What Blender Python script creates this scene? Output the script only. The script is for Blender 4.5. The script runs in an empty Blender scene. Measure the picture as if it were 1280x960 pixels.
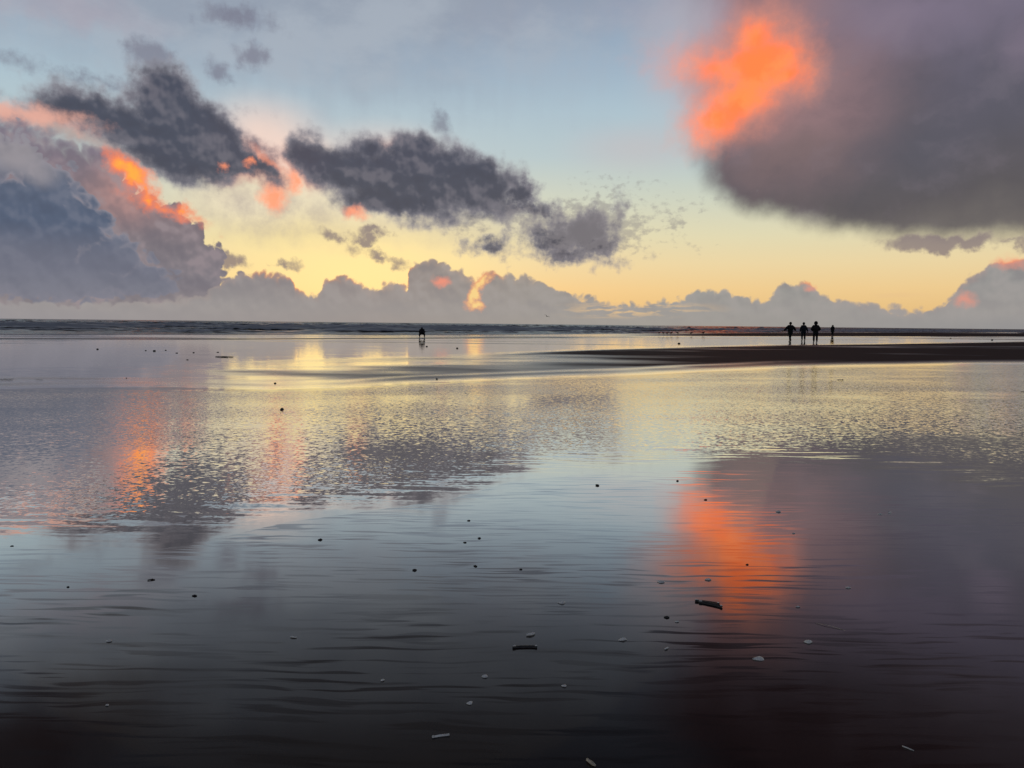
import bpy, bmesh, math, random
import numpy as np
from mathutils import Vector, Matrix
random.seed(7)
rng = np.random.default_rng(11)
S = bpy.context.scene
COL = S.collection
R = math.radians

# ------------------------------------------------------------------ camera
CAM_H, PITCH, ROLL, FPX = 1.30, R(4.48), R(0.60), 960.0
fw = Vector((0, math.cos(PITCH), -math.sin(PITCH)))
up0 = Vector((0, math.sin(PITCH), math.cos(PITCH)))
rt0 = Vector((1, 0, 0))
rt = rt0 * math.cos(ROLL) + up0 * math.sin(ROLL)
up = -rt0 * math.sin(ROLL) + up0 * math.cos(ROLL)
cd = bpy.data.cameras.new('camera')
cam = bpy.data.objects.new('camera', cd)
COL.objects.link(cam)
cd.sensor_width = 36
cd.lens = 27.0
cd.clip_start = 0.05
cd.clip_end = 30000
M = Matrix((rt, up, -fw)).transposed().to_4x4()
M.translation = Vector((0, 0, CAM_H))
cam.matrix_world = M
S.camera = cam


def ray(px, py):
    return fw + rt * ((px - 640) / FPX) + up * ((480 - py) / FPX)


def AE(px, py):                       # direction of a spot in the view: azimuth, elevation in degrees
    d = ray(px, py).normalized()
    return math.degrees(math.atan2(d.x, d.y)), math.degrees(math.asin(d.z))


def G(px, py, z=0.0):                 # where the line of sight meets the beach
    d = ray(px, py)
    t = (z - CAM_H) / d.z
    return Vector((d.x * t, d.y * t, z))


def lin(r, g=None, b=None):
    if g is None:
        r, g, b = r
    f = lambda c: (c / 12.92 if c <= 0.04045 else ((c + 0.055) / 1.055) ** 2.4)
    return (f(r / 255), f(g / 255), f(b / 255), 1.0)


# ------------------------------------------------------------------ a small node language
class NT:
    def __init__(s, tree):
        s.t = tree
        tree.nodes.clear()

    def node(s, typ, **kw):
        n = s.t.nodes.new(typ)
        for k, v in kw.items():
            setattr(n, k, v)
        return n

    def put(s, sock, v):
        if isinstance(v, K):
            s.t.links.new(v.s, sock)
        elif v is not None:
            if sock.type == 'RGBA' and len(v) == 3:
                v = tuple(v) + (1.0,)
            sock.default_value = v

    def math(s, op, *a, clamp=False):
        n = s.node('ShaderNodeMath', operation=op)
        n.use_clamp = clamp
        for i, v in enumerate(a):
            s.put(n.inputs[i], v)
        return K(s, n.outputs[0])

    def vmath(s, op, *a, out=0):
        n = s.node('ShaderNodeVectorMath', operation=op)
        for i, v in enumerate(a):
            s.put(n.inputs[i], v)
        return K(s, n.outputs[out])

    def scale(s, v, f):
        n = s.node('ShaderNodeVectorMath', operation='SCALE')
        s.put(n.inputs[0], v)
        s.put(n.inputs[3], f)
        return K(s, n.outputs[0])

    def step(s, lo, hi, x):
        n = s.node('ShaderNodeMapRange', interpolation_type='SMOOTHSTEP')
        n.clamp = True
        s.put(n.inputs[0], x)
        n.inputs[1].default_value = lo
        n.inputs[2].default_value = hi
        return K(s, n.outputs[0])

    def line(s, lo, hi, a, b, x):
        n = s.node('ShaderNodeMapRange')
        n.clamp = True
        s.put(n.inputs[0], x)
        for i, v in enumerate((lo, hi, a, b)):
            n.inputs[i + 1].default_value = v
        return K(s, n.outputs[0])

    def mix(s, f, a, b, mode='MIX'):
        n = s.node('ShaderNodeMix', data_type='RGBA', blend_type=mode)
        s.put(n.inputs[0], f)
        s.put(n.inputs[6], a)
        s.put(n.inputs[7], b)
        return K(s, n.outputs[2])

    def xyz(s, x, y, z=0.0):
        n = s.node('ShaderNodeCombineXYZ')
        for i, v in enumerate((x, y, z)):
            s.put(n.inputs[i], v)
        return K(s, n.outputs[0])

    def sep(s, v):
        n = s.node('ShaderNodeSeparateXYZ')
        s.put(n.inputs[0], v)
        return [K(s, o) for o in n.outputs]

    def noise(s, v, scale, detail=4.0, rough=0.55, dim='2D', out=0, dist=0.0, w=None):
        n = s.node('ShaderNodeTexNoise', noise_dimensions=dim)
        s.put(n.inputs['Vector'], v)
        n.inputs['Scale'].default_value = scale
        n.inputs['Detail'].default_value = detail
        n.inputs['Roughness'].default_value = rough
        n.inputs['Distortion'].default_value = dist
        return K(s, n.outputs[out])

    def mapt(s, v, loc, rot, sc):
        n = s.node('ShaderNodeMapping', vector_type='TEXTURE')
        s.put(n.inputs[0], v)
        n.inputs[1].default_value = loc
        n.inputs[2].default_value = rot
        n.inputs[3].default_value = sc
        return K(s, n.outputs[0])

    def mapp(s, v, sc, loc=(0, 0, 0), rz=0.0):
        n = s.node('ShaderNodeMapping', vector_type='POINT')
        s.put(n.inputs[0], v)
        n.inputs[1].default_value = loc
        n.inputs[2].default_value = (0, 0, rz)
        n.inputs[3].default_value = sc
        return K(s, n.outputs[0])

    def ramp(s, f, stops, lo, hi):
        n = s.node('ShaderNodeValToRGB')
        cr = n.color_ramp
        cr.interpolation = 'CARDINAL' if False else 'LINEAR'
        pts = [((p - lo) / (hi - lo), c) for p, c in stops]
        cr.elements[0].position, cr.elements[0].color = pts[0]
        cr.elements[1].position, cr.elements[1].color = pts[-1]
        for p, c in pts[1:-1]:
            e = cr.elements.new(p)
            e.color = c
        s.put(n.inputs[0], s.line(lo, hi, 0.0, 1.0, f))
        return K(s, n.outputs[0])

    def curve(s, f, pts, xlo, xhi, ylo, yhi):
        n = s.node('ShaderNodeFloatCurve')
        c = n.mapping.curves[0]
        q = [((x - xlo) / (xhi - xlo), (y - ylo) / (yhi - ylo)) for x, y in pts]
        c.points[0].location = q[0]
        c.points[1].location = q[-1]
        for p in q[1:-1]:
            c.points.new(*p)
        for p in c.points:
            p.handle_type = 'VECTOR'
        n.mapping.update()
        s.put(n.inputs[1], s.line(xlo, xhi, 0.0, 1.0, f))
        return K(s, n.outputs[0]) * (yhi - ylo) + ylo

    def attr(s, name):
        n = s.node('ShaderNodeAttribute', attribute_name=name)
        return K(s, n.outputs['Fac'])


class K:
    def __init__(s, n, sock):
        s.n, s.s = n, sock
    def __add__(s, o): return s.n.math('ADD', s, o)
    __radd__ = __add__
    def __sub__(s, o): return s.n.math('SUBTRACT', s, o)
    def __rsub__(s, o): return s.n.math('SUBTRACT', o, s)
    def __mul__(s, o): return s.n.math('MULTIPLY', s, o)
    __rmul__ = __mul__


# ------------------------------------------------------------------ sky
SUN_AZ, SUN_EL = R(AE(470, 380)[0]), R(2.5)
world = bpy.data.worlds.new('World')
S.world = world
world.use_nodes = True
w = NT(world.node_tree)
gen = K(w, w.node('ShaderNodeTexCoord').outputs['Generated'])
dx, dy, dz = w.sep(gen)
DEG = 180 / math.pi
az = w.math('ARCTAN2', dx, dy) * DEG
el = w.math('ARCSINE', dz) * DEG
P = w.xyz(az, el)

warpA = w.vmath('SUBTRACT', w.noise(P, 0.28, 5, 0.55, out=1), (0.5, 0.5, 0.5))      # big slow warp
warpB = w.vmath('SUBTRACT', w.noise(P, 1.1, 5, 0.6, out=1), (0.5, 0.5, 0.5))        # ragged edges
nF = w.noise(P, 0.75, 8, 0.6)
nM = w.noise(P, 0.62, 6, 0.52)
nS = w.noise(P, 0.42, 4, 0.5)
rel = w.noise(P, 0.42, 3, 0.5) - w.noise(w.vmath('ADD', P, (0.15, 0.40, 0)), 0.42, 3, 0.5)     # relief: lit from above
b1 = w.math('ABSOLUTE', w.noise(P, 0.7, 0, 0.5) - 0.5)
b2 = w.math('ABSOLUTE', w.noise(w.vmath('ADD', P, (31, 7, 0)), 1.7, 0, 0.5) - 0.5)
b3 = w.math('ABSOLUTE', w.noise(w.vmath('ADD', P, (5, 57, 0)), 4.0, 1, 0.5) - 0.5)
bil = b1 * 1.7 + b2 * 0.8 + b3 * 0.22                                               # billows, about 0 to 0.8


def warp(a, b):
    return w.vmath('ADD', P, w.vmath('ADD', w.scale(warpA, a), w.scale(warpB, b)))


def local(px, py):
    a0, e0 = AE(px, py)
    a1, _ = AE(px + 1, py)
    _, e1 = AE(px, py - 1)
    return a0, e0, a1 - a0, e1 - e0


def oval(v, px, py, rx, ry, rot=0.0):     # distance from the middle of an oval, 1 on its outline
    a0, e0, sx, sy = local(px, py)
    sc = (rx * sx, ry * sy)
    if not rot:
        q = w.vmath('MULTIPLY_ADD', v, (1 / sc[0], 1 / sc[1], 0), (-a0 / sc[0], -e0 / sc[1], 0))
        return w.vmath('LENGTH', q, out=1), min(sc)
    t = -R(rot)
    q = w.vmath('SUBTRACT', v, (a0, e0, 0))
    u = w.vmath('DOT_PRODUCT', q, (math.cos(t) / sc[0], math.sin(t) / sc[0], 0), out=1)
    h = w.vmath('DOT_PRODUCT', q, (-math.sin(t) / sc[1], math.cos(t) / sc[1], 0), out=1)
    return w.math('SQRT', w.math('MULTIPLY_ADD', u, u, h * h)), min(sc)


def blobs(v, lst, k=0.5):
    acc = None
    for b in lst:
        ln, mn = oval(v, *b)
        sd = w.math('MULTIPLY_ADD', ln, -mn, mn)
        acc = sd if acc is None else w.math('SMOOTH_MAX', acc, sd, k)
    return acc


def glow(v, lst):                     # soft round lights: sum of falloffs, clamped
    acc = None
    for px, py, rx, ry, amt, *r in lst:
        g = w.step(1.0, 0.0, oval(v, px, py, rx, ry, *r)[0])
        acc = g * amt if acc is None else w.math('MULTIPLY_ADD', g, amt, acc)
    return w.math('MINIMUM', acc, 1.0)


# clear sky: bands of dusk colour over a Sky Texture
base = w.ramp(el, [(-2, lin(200, 170, 130)), (0.5, lin(238, 196, 132)), (2.6, lin(248, 212, 152)), (4.4, lin(245, 222, 172)),
                   (6.4, lin(234, 226, 188)), (9, lin(214, 220, 202)), (12, lin(190, 209, 214)),
                   (15, lin(180, 203, 216)), (18, lin(163, 187, 208)), (21.5, lin(150, 170, 194)),
                   (24.5, lin(128, 142, 164)), (28, lin(94, 101, 116)), (32, lin(62, 65, 75)), (40, lin(38, 39, 46)), (90, lin(28, 28, 33))], -2, 90)  # dark bands above the view are set to darken the near reflections
# left of the view the low sky is yellower and brighter, far from the sunset it is darker
base = w.mix(glow(warp(1.0, 0.3), [(440, 335, 300, 110, 0.85), (330, 270, 150, 60, 0.4)]), base, lin(255, 237, 168))
base = w.mix(glow(P, [(420, 240, 300, 60, 0.8), (300, 255, 110, 50, 0.6)]), base, lin(254, 243, 210))
base = w.mix(glow(P, [(330, 170, 110, 70, 0.85), (380, 205, 60, 45, 0.8), (480, 190, 130, 50, 0.5)]), base, lin(255, 224, 210))
base = w.mix(glow(P, [(800, 185, 130, 45, 0.35), (850, 60, 90, 130, 0.35)]), base, lin(214, 190, 190))
sky = w.node('ShaderNodeTexSky', sky_type='NISHITA')
sky.sun_disc = False
sky.sun_elevation = SUN_EL
sky.sun_rotation = SUN_AZ
nish = w.mix(1.0, K(w, sky.outputs[0]), (0.055, 0.055, 0.055), 'MULTIPLY')
col = w.mix(0.12, base, nish)
away = w.step(70, 150, w.math('ABSOLUTE', az - math.degrees(SUN_AZ)))
col = w.mix(away * 0.75, col, lin(92, 100, 122))


def hot(r, g, b, k):
    c = lin(r, g, b)
    return (c[0] * k, c[1], c[2], 1.0)


def over(col, alpha, c):
    return w.mix(alpha, col, c)


# high grey veil over the top left
st = w.noise(w.mapp(P, (0.10, 0.20, 1), rz=R(20)), 1.0, 6, 0.6)
st2 = w.noise(w.mapp(P, (0.9, 0.12, 1), rz=R(-4)), 1.0, 3, 0.5)
veil = blobs(warp(3, 0.5), [(120, -60, 560, 150, 6), (480, -20, 420, 130, -4), (420, 60, 190, 60, 10)], 2.0)
va = w.step(-2.5, 4.0, veil + (st - 0.5) * 6.0 + (st2 - 0.5) * 1.5)
col = over(col, va * w.step(31.0, 22.0, el) * 0.82, w.mix(w.step(0.35, 0.65, st), lin(150, 159, 173), lin(168, 176, 187)))
pinkv = glow(warp(4, 0.5), [(90, 8, 200, 40, 0.4), (640, 20, 140, 60, 0.08), (800, 15, 120, 50, 0.2)])
col = over(col, pinkv, lin(176, 160, 172))
# brown patch added above the view at left, to tint the sand's reflection
col = over(col, glow(warp(3, 0.5), [(0, -190, 330, 150, 0.9)]), lin(62, 42, 40))
# small purple scraps up high
sm = blobs(warp(1.2, 0.9), [(298, 23, 32, 11, 6), (318, 72, 15, 11), (552, 152, 14, 10, 40), (270, 92, 12, 8, 40), (130, 100, 50, 4, 5), (185, 66, 22, 18)], 0.2)
col = over(col, w.step(-0.55, 0.5, sm + (nF - 0.5) * 1.6) * 0.62, lin(112, 108, 126))

# big soft cloud on the right
pE = warp(1.6, 0.35)
sdE = blobs(pE, [(1010, 95, 135, 125, 25), (1160, 60, 290, 170, 8), (1250, 200, 330, 100, 3), (1010, 190, 124, 80, 12), (945, 195, 62, 56, 25), (1090, 215, 120, 66, 5), (1200, -150, 420, 200)], 2.0)
soft = w.noise(w.mapp(P, (0.17, 0.11, 1), rz=R(8)), 1.0, 5, 0.5)
low = w.step(16.0, 9.0, el)
aE = w.step(-1.0, 2.3, (sdE + (soft - 0.5) * (2.4 - low * 1.4)) * (1.0 + low * 0.7) + 0.5)
cE = w.ramp(el + (soft - 0.5) * 5.0, [(5, lin(112, 106, 104)), (8.5, lin(88, 83, 88)), (12, lin(90, 85, 93)), (16, lin(98, 91, 103)), (20, lin(116, 108, 126)),
                                     (23.5, lin(106, 94, 104)), (27.5, lin(84, 62, 66)), (33, lin(46, 32, 33)), (40, lin(32, 25, 27))], 5, 40)  # brown tones above the view are set to tint the lower right reflection
cE = w.mix(glow(warp(2, 0.5), [(985, 120, 190, 170, 1.0), (940, 10, 150, 90, 0.6)]), cE, lin(152, 120, 122))
cE = w.mix(glow(warp(2, 0.5), [(1250, 110, 130, 90, 0.5), (1160, 190, 120, 70, 0.4)]), cE, lin(84, 84, 98))
cE = w.mix(glow(warp(2, 0.5), [(1120, 20, 160, 70, 0.6), (1290, 55, 60, 60, 0.5)]), cE, lin(132, 118, 136))
cE = w.mix(glow(warp(2, 0.5), [(985, 190, 140, 50, 0.4)]), cE, lin(112, 96, 94))
fold = w.noise(w.mapp(warp(1.5, 0.5), (0.22, 0.34, 1), rz=R(-24)), 1.0, 6, 0.55)
cE = w.mix(w.step(0.50, 0.80, fold) * 0.22, cE, lin(136, 124, 136))
cE = w.mix(w.step(0.50, 0.20, fold) * 0.22, cE, lin(72, 70, 80))
col = over(col, aE * 0.97, cE)
pO = warp(1.0, 0.3)
gO = glow(pO, [(928, 92, 118, 112, 0.75), (935, 0, 140, 90, 0.2)])
col = over(col, gO * 0.8, lin(206, 136, 124))
sdO = blobs(pO, [(950, 84, 56, 46, -20), (896, 84, 48, 20, 8), (985, 92, 30, 24), (925, 124, 46, 36, -30), (897, 146, 40, 30, -30), (945, 48, 30, 28)], 0.5)
aO = w.step(-1.7, 1.9, sdO + (nF - 0.5) * 1.6)
col = over(col, aO * 0.95, w.mix(w.step(-0.6, 1.2, sdO + (nF - 0.5) * 1.4), lin(240, 152, 126), w.mix(w.step(0.40, 0.62, nS), hot(253, 138, 74, 1.4), hot(255, 152, 84, 1.4))))

# grey haze and dark ragged clouds in the middle
under = glow(warp(2, 0.6), [(340, 262, 190, 62, 0.75, 4), (560, 285, 160, 40, 0.35), (200, 195, 120, 26, 0.5, 18)])
col = over(col, under * w.line(0.3, 0.7, 0.35, 1.0, nF), lin(178, 166, 158))
pC = warp(1.3, 0.8)
sdC = blobs(pC, [(104, 138, 66, 26, 4), (152, 158, 50, 32), (202, 120, 42, 36), (206, 150, 44, 40), (224, 186, 70, 42, 15), (262, 170, 40, 34, 30), (232, 160, 60, 46, 25), (262, 188, 56, 36, 15), (318, 206, 42, 20, 15),
                 (384, 196, 24, 26), (440, 216, 66, 30, 8), (462, 188, 22, 18), (525, 186, 34, 18), (530, 222, 104, 40, 4), (600, 226, 52, 30, 10),
                 (500, 250, 84, 22, 6), (582, 250, 60, 16, 8)], 0.35)
sdK = blobs(warp(1.2, 1.5), [(645, 238, 26, 20), (682, 266, 26, 14, 35), (608, 306, 22, 10, -8), (655, 262, 40, 12, 20),
                              (690, 298, 42, 22), (736, 292, 30, 30), (706, 318, 58, 13, 6), (758, 308, 20, 24), (766, 276, 7, 20, 20)], 0.2) + (nF - 0.5) * 1.3 - 0.25
sdC = w.math('SMOOTH_MAX', sdC, sdK, 0.2)
dC = sdC + (nM - 0.5) * 1.9 + 0.40
aC = w.step(-0.45, 0.7, dC)
cC = w.mix(w.step(-0.25, 1.2, sdC + (nM - 0.5) * 1.5 + 0.40), lin(158, 154, 162), w.mix(w.step(500, 800, az * 16 + 640), lin(74, 77, 92), lin(84, 82, 93)))
relC = w.line(-0.13, 0.13, -1.0, 1.0, rel)
cC = w.mix(w.math('MAXIMUM', relC, 0.0) * 0.34, cC, lin(140, 134, 142))
cC = w.mix(w.math('MAXIMUM', relC * -1.0, 0.0) * 0.3, cC, lin(62, 62, 74))
fringe = glow(P, [(310, 205, 75, 50, 1.0), (370, 225, 45, 45, 1.0), (500, 190, 60, 26, 0.5), (350, 250, 45, 36, 0.9)])
cC = w.mix(fringe * w.step(0.9, -0.3, dC), cC, lin(250, 160, 124))
col = over(col, aC * 0.97, cC)
pk = glow(warp(1.2, 1.0), [(345, 250, 24, 24, 1.2), (368, 225, 12, 22, 1.0), (278, 207, 12, 10, 0.8), (312, 205, 12, 10, 0.9), (445, 266, 20, 13, 0.9), (332, 196, 40, 8, 0.5, 30)])
col = over(col, pk * 0.85, hot(255, 162, 118, 1.15))
# broken thin clouds and scraps
sdT = blobs(warp(1.2, 1.6), [(662, 276, 48, 22, 10), (580, 280, 40, 12, 10), (845, 260, 40, 6, -10), (842, 276, 16, 16, 20), (865, 304, 12, 3, 10),
                             (772, 232, 32, 7, 6), (790, 250, 34, 4, 8), (800, 316, 16, 5, -15), (790, 292, 8, 10, 30), (740, 285, 80, 40)], 0.2)
aT = w.step(-0.35, 0.9, sdT + (w.noise(w.mapp(P, (1.6, 2.4, 1)), 1.0, 4, 0.55) - 0.5) * 3.0 - 0.25)
col = over(col, aT * 0.55, lin(142, 136, 138))
sdS = blobs(warp(1.0, 1.3), [(432, 297, 20, 5, 8), (470, 288, 24, 7, -8), (455, 300, 10, 8), (474, 322, 26, 6, 14), (348, 330, 14, 3), (284, 326, 16, 9), (1262, 303, 26, 5), (1190, 304, 70, 12)], 0.12)
col = over(col, w.step(-0.2, 0.35, sdS + (nM - 0.5) * 1.3) * 0.85, lin(136, 122, 124))

# large cloud at the left: mauve mass behind, blue-grey billows in front
pA = warp(0.9, 0.35)
sdA = blobs(pA, [(20, 215, 130, 62, 12), (105, 238, 80, 52, 20), (160, 285, 72, 52), (212, 300, 42, 40), (238, 345, 48, 50), (120, 350, 190, 80)], 0.4) + (bil - 0.35) * 1.5
aA = w.step(-0.12, 0.22, sdA)
softA = w.step(-1.4, 1.0, sdA)
topA = w.step(300, 120, az * 16 + 640)
tA = topA * w.step(8.5, 10.5, el)
aA = aA + tA * (softA - aA)
rA = w.line(-0.13, 0.13, -1.0, 1.0, rel)
cA = w.ramp(el, [(0, lin(150, 140, 140)), (2.5, lin(132, 126, 132)), (5, lin(128, 120, 126)), (8, lin(140, 122, 126)), (10.5, lin(132, 122, 134)), (14, lin(118, 116, 132))], 0, 14)
cA = w.mix(glow(P, [(150, 235, 60, 50, 0.8), (165, 260, 50, 40, 0.5)]), cA, lin(178, 140, 136))
cA = w.mix(w.math('MAXIMUM', rA, 0.0) * 0.6, cA, lin(158, 144, 148))
cA = w.mix(w.math('MAXIMUM', rA * -1.0, 0.0) * 0.35, cA, lin(104, 100, 110))
col = over(col, aA, cA)
gap = glow(warp(1.2, 0.6), [(95, 172, 110, 12, 0.8, 14)])
col = over(col, gap, lin(182, 166, 160))
og = blobs(warp(0.9, 1.0), [(150, 205, 14, 9, 35), (166, 217, 22, 10, 42), (181, 236, 7, 14, -25), (185, 251, 6, 8, -20), (208, 262, 12, 2, 20), (226, 261, 6, 5)], 0.15) + (nF - 0.5) * 0.8
col = over(col, w.step(-0.55, 0.25, og) * 0.95, w.mix(w.step(-0.1, 0.55, og), lin(250, 132, 92), hot(255, 176, 62, 1.3)))
pk2 = blobs(warp(1.0, 0.9), [(40, 146, 34, 7, 6), (8, 143, 22, 5)], 0.3)
col = over(col, w.step(-0.8, 0.4, pk2 + (nF - 0.5) * 1.4) * 0.9, lin(232, 174, 156))
pB = warp(0.7, 0.25)
sdB = blobs(pB, [(14, 196, 46, 26), (58, 240, 48, 38), (10, 290, 120, 72), (96, 282, 48, 40), (134, 322, 46, 32), (176, 350, 46, 22), (60, 345, 150, 34)], 0.25) + (bil - 0.3) * 1.3
aB = w.step(-0.08, 0.18, sdB)
cB = w.ramp(el, [(0, lin(146, 142, 150)), (2.2, lin(122, 124, 136)), (3.4, lin(98, 104, 122)), (6, lin(88, 99, 120)), (8.6, lin(94, 103, 122)), (10.4, lin(146, 142, 148)), (12, lin(158, 152, 156))], 0, 12)
cB = w.mix(w.step(0.7, 0.0, sdB) * 0.9, cB, lin(142, 138, 148))
cB = w.mix(w.math('MAXIMUM', rA, 0.0) * 0.3, cB, lin(136, 138, 152))
cB = w.mix(w.math('MAXIMUM', rA * -1.0, 0.0) * 0.3, cB, lin(72, 80, 98))
cB = w.mix(glow(warp(0.8, 0.4), [(22, 200, 60, 34, 0.8), (52, 222, 30, 22, 0.5)]), cB, lin(156, 150, 155))
cB = w.mix(w.step(6.6, 3.6, el) * 0.55, cB, lin(122, 122, 134))
col = over(col, aB, cB)

# bank of cumulus along the horizon
prof = [(-400, 340), (-200, 352), (-60, 374), (100, 378), (200, 374), (262, 366), (285, 345), (300, 344), (330, 338), (352, 346), (364, 345), (369, 362), (398, 366), (410, 352), (424, 344), (444, 346), (462, 362),
        (480, 356), (496, 350), (508, 362), (513, 332), (522, 326), (545, 324), (600, 334), (621, 336), (606, 345), (598, 352)]
prof = [p for p in prof if p[0] < 600] + [(612, 338), (622, 342), (650, 346), (676, 348), (696, 360), (716, 371), (760, 376), (800, 379), (838, 377), (862, 366), (885, 360),
        (905, 362), (925, 371), (958, 374), (970, 362), (984, 356), (1012, 350), (1024, 364), (1040, 374), (1075, 378), (1120, 386), (1170, 384),
        (1190, 368), (1206, 350), (1226, 338), (1246, 326), (1275, 318), (1340, 320), (1500, 340), (1700, 350)]
cp = [AE(x, y) for x, y in prof]
pD = w.sep(warp(0.5, 0.35))
hD = w.curve(pD[0], cp, cp[0][0], cp[-1][0], 0.0, 9.0)
sdD = (hD - pD[1]) + (bil - 0.34) * 0.75 + (nF - 0.5) * 0.35
aD = w.step(-0.10, 0.24, sdD)
cD = w.ramp(az, [(-34, lin(138, 134, 142)), (-20, lin(142, 136, 138)), (-10, lin(152, 141, 137)), (0, lin(157, 149, 142)), (12, lin(154, 152, 146)), (30, lin(150, 148, 146))], -34, 30)
cD = w.mix(w.step(0.7, 0.0, sdD) * 0.45, cD, w.ramp(az, [(-34, lin(150, 146, 150)), (-14, lin(180, 146, 130)), (-6, lin(190, 160, 138)), (12, lin(166, 164, 160)), (30, lin(180, 150, 142))], -34, 30))
cD = w.mix(w.math('MAXIMUM', rA * -1.0, 0.0) * 0.3, cD, lin(120, 116, 122))
cD = w.mix(w.math('MAXIMUM', rA, 0.0) * 0.3, cD, lin(176, 168, 164))
cD = w.mix(w.step(3.6, 0.4, el) * 0.65, cD, lin(164, 158, 154))
fr = glow(P, [(370, 355, 30, 20, 1.0), (330, 342, 30, 14, 0.6), (510, 345, 16, 26, 1.0), (440, 350, 80, 16, 0.5), (610, 350, 30, 25, 0.8), (1262, 325, 34, 16, 1.0), (1010, 355, 16, 10, 0.9)])
cD = w.mix(fr * w.step(0.42, 0.0, sdD), cD, lin(252, 158, 98))
col = over(col, aD, cD)
rd = glow(warp(0.8, 0.9), [(552, 353, 15, 10, 1.0), (1206, 373, 24, 13, 0.7), (1262, 327, 26, 12, 0.6), (1012, 358, 14, 8, 0.6)])
col = over(col, rd * 0.9, lin(244, 150, 124))
gp = blobs(warp(0.5, 0.9), [(594, 368, 5, 14, 25), (604, 352, 5, 12, 50), (592, 382, 8, 4)], 0.1) + (nF - 0.5) * 0.6
col = over(col, w.step(-0.3, 0.12, gp) * 0.9, w.mix(w.step(-0.2, 0.2, gp), lin(250, 160, 110), lin(255, 216, 140)))
thin = w.noise(w.mapp(P, (0.5, 3.0, 1)), 1.0, 4, 0.6)
bd = glow(P, [(800, 386, 130, 14, 0.9), (760, 392, 80, 10, 0.6), (1120, 370, 60, 12, 0.5)])
col = over(col, bd * w.step(0.45, 0.62, thin) * 0.8, lin(232, 194, 142))
hz = w.step(1.3, -0.1, el)
col = over(col, hz * 0.55, w.ramp(az, [(-34, lin(150, 146, 150)), (-10, lin(158, 148, 142)), (10, lin(164, 158, 148)), (34, lin(142, 142, 144))], -34, 34))

bg = w.node('ShaderNodeBackground')
bg.inputs[1].default_value = 0.1
w.put(bg.inputs[0], w.mix(1.0, col, (10, 10, 10), 'MULTIPLY'))
wo = w.node('ShaderNodeOutputWorld')
w.t.links.new(bg.outputs[0], wo.inputs[0])
world.cycles.sampling_method = 'NONE'

sd_ = bpy.data.lights.new('sun', 'SUN')
sd_.energy = 0.03
sd_.angle = R(60)
sd_.color = (1.0, 0.72, 0.36)
sun = bpy.data.objects.new('sun', sd_)
COL.objects.link(sun)
sdir = Vector((math.sin(SUN_AZ) * math.cos(SUN_EL), math.cos(SUN_AZ) * math.cos(SUN_EL), math.sin(SUN_EL)))
sun.rotation_euler = (-sdir).to_track_quat('-Z', 'Y').to_euler()
sun.location = sdir * 50


# ------------------------------------------------------------------ helpers for objects
def mat(name):
    m = bpy.data.materials.new(name)
    m.use_nodes = True
    return m, NT(m.node_tree)


def simple_mat(name, c, rough=0.7, var=0.25, scale=30.0, spec=0.4, c2=None):
    m, n = mat(name)
    tc = K(n, n.node('ShaderNodeTexCoord').outputs['Object'])
    nz = n.noise(tc, scale, 5, 0.6, dim='3D')
    c2 = c2 or tuple(x * (1 - var) for x in c[:3])
    cc = n.mix(n.step(0.35, 0.65, nz), tuple(c[:3]) + (1,), tuple(c2[:3]) + (1,))
    p = n.node('ShaderNodeBsdfPrincipled')
    n.put(p.inputs['Base Color'], cc)
    n.put(p.inputs['Roughness'], n.line(0.3, 0.7, rough - 0.1, min(1, rough + 0.1), nz))
    p.inputs['Specular IOR Level'].default_value = spec
    b = n.node('ShaderNodeBump')
    b.inputs['Strength'].default_value = 0.3
    b.inputs['Distance'].default_value = 0.002
    n.put(b.inputs['Height'], nz)
    n.t.links.new(b.outputs[0], p.inputs['Normal'])
    o = n.node('ShaderNodeOutputMaterial')
    n.t.links.new(p.outputs[0], o.inputs[0])
    return m


def mesh_obj(name, verts, faces, m=None, parent=None, smooth=True):
    me = bpy.data.meshes.new(name)
    me.from_pydata([tuple(v) for v in verts], [], faces)
    me.update()
    if smooth:
        me.polygons.foreach_set('use_smooth', [True] * len(me.polygons))
    o = bpy.data.objects.new(name, me)
    COL.objects.link(o)
    if m:
        me.materials.append(m)
    if parent:
        o.parent = parent
    return o


def tag(o, label, cat, group=None):
    o['label'] = label
    o['category'] = cat
    if group:
        o['group'] = group
    return o


# ------------------------------------------------------------------ ground sheets
ca, sa, cr_, sr_ = math.cos(PITCH), math.sin(PITCH), math.cos(ROLL), math.sin(ROLL)


def to_view(x, y, z):                 # survey: where a ground point lies in the surveyed plan
    dzv = z - CAM_H
    f = y * ca - dzv * sa
    u0 = y * sa + dzv * ca
    r = x * cr_ + u0 * sr_
    u = -x * sr_ + u0 * cr_
    f = np.maximum(f, 1e-3)
    return 640 + FPX * r / f, 480 - FPX * u / f


def polyline_world(pts):
    """survey points -> arrays usable as 'which side of this shore line' in polar form (bearing, log distance)"""
    q = [G(x, y) for x, y in pts]
    b = np.array([p.x / p.y for p in q])
    d = np.log(np.array([p.y for p in q]))
    o = np.argsort(b)
    return b[o], d[o]


def side(x, y, line):                 # >0: nearer than the line, in log-distance
    b, d = line
    return np.interp(x / np.maximum(y, 0.05), b, d) - np.log(np.maximum(y, 0.05))


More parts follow.
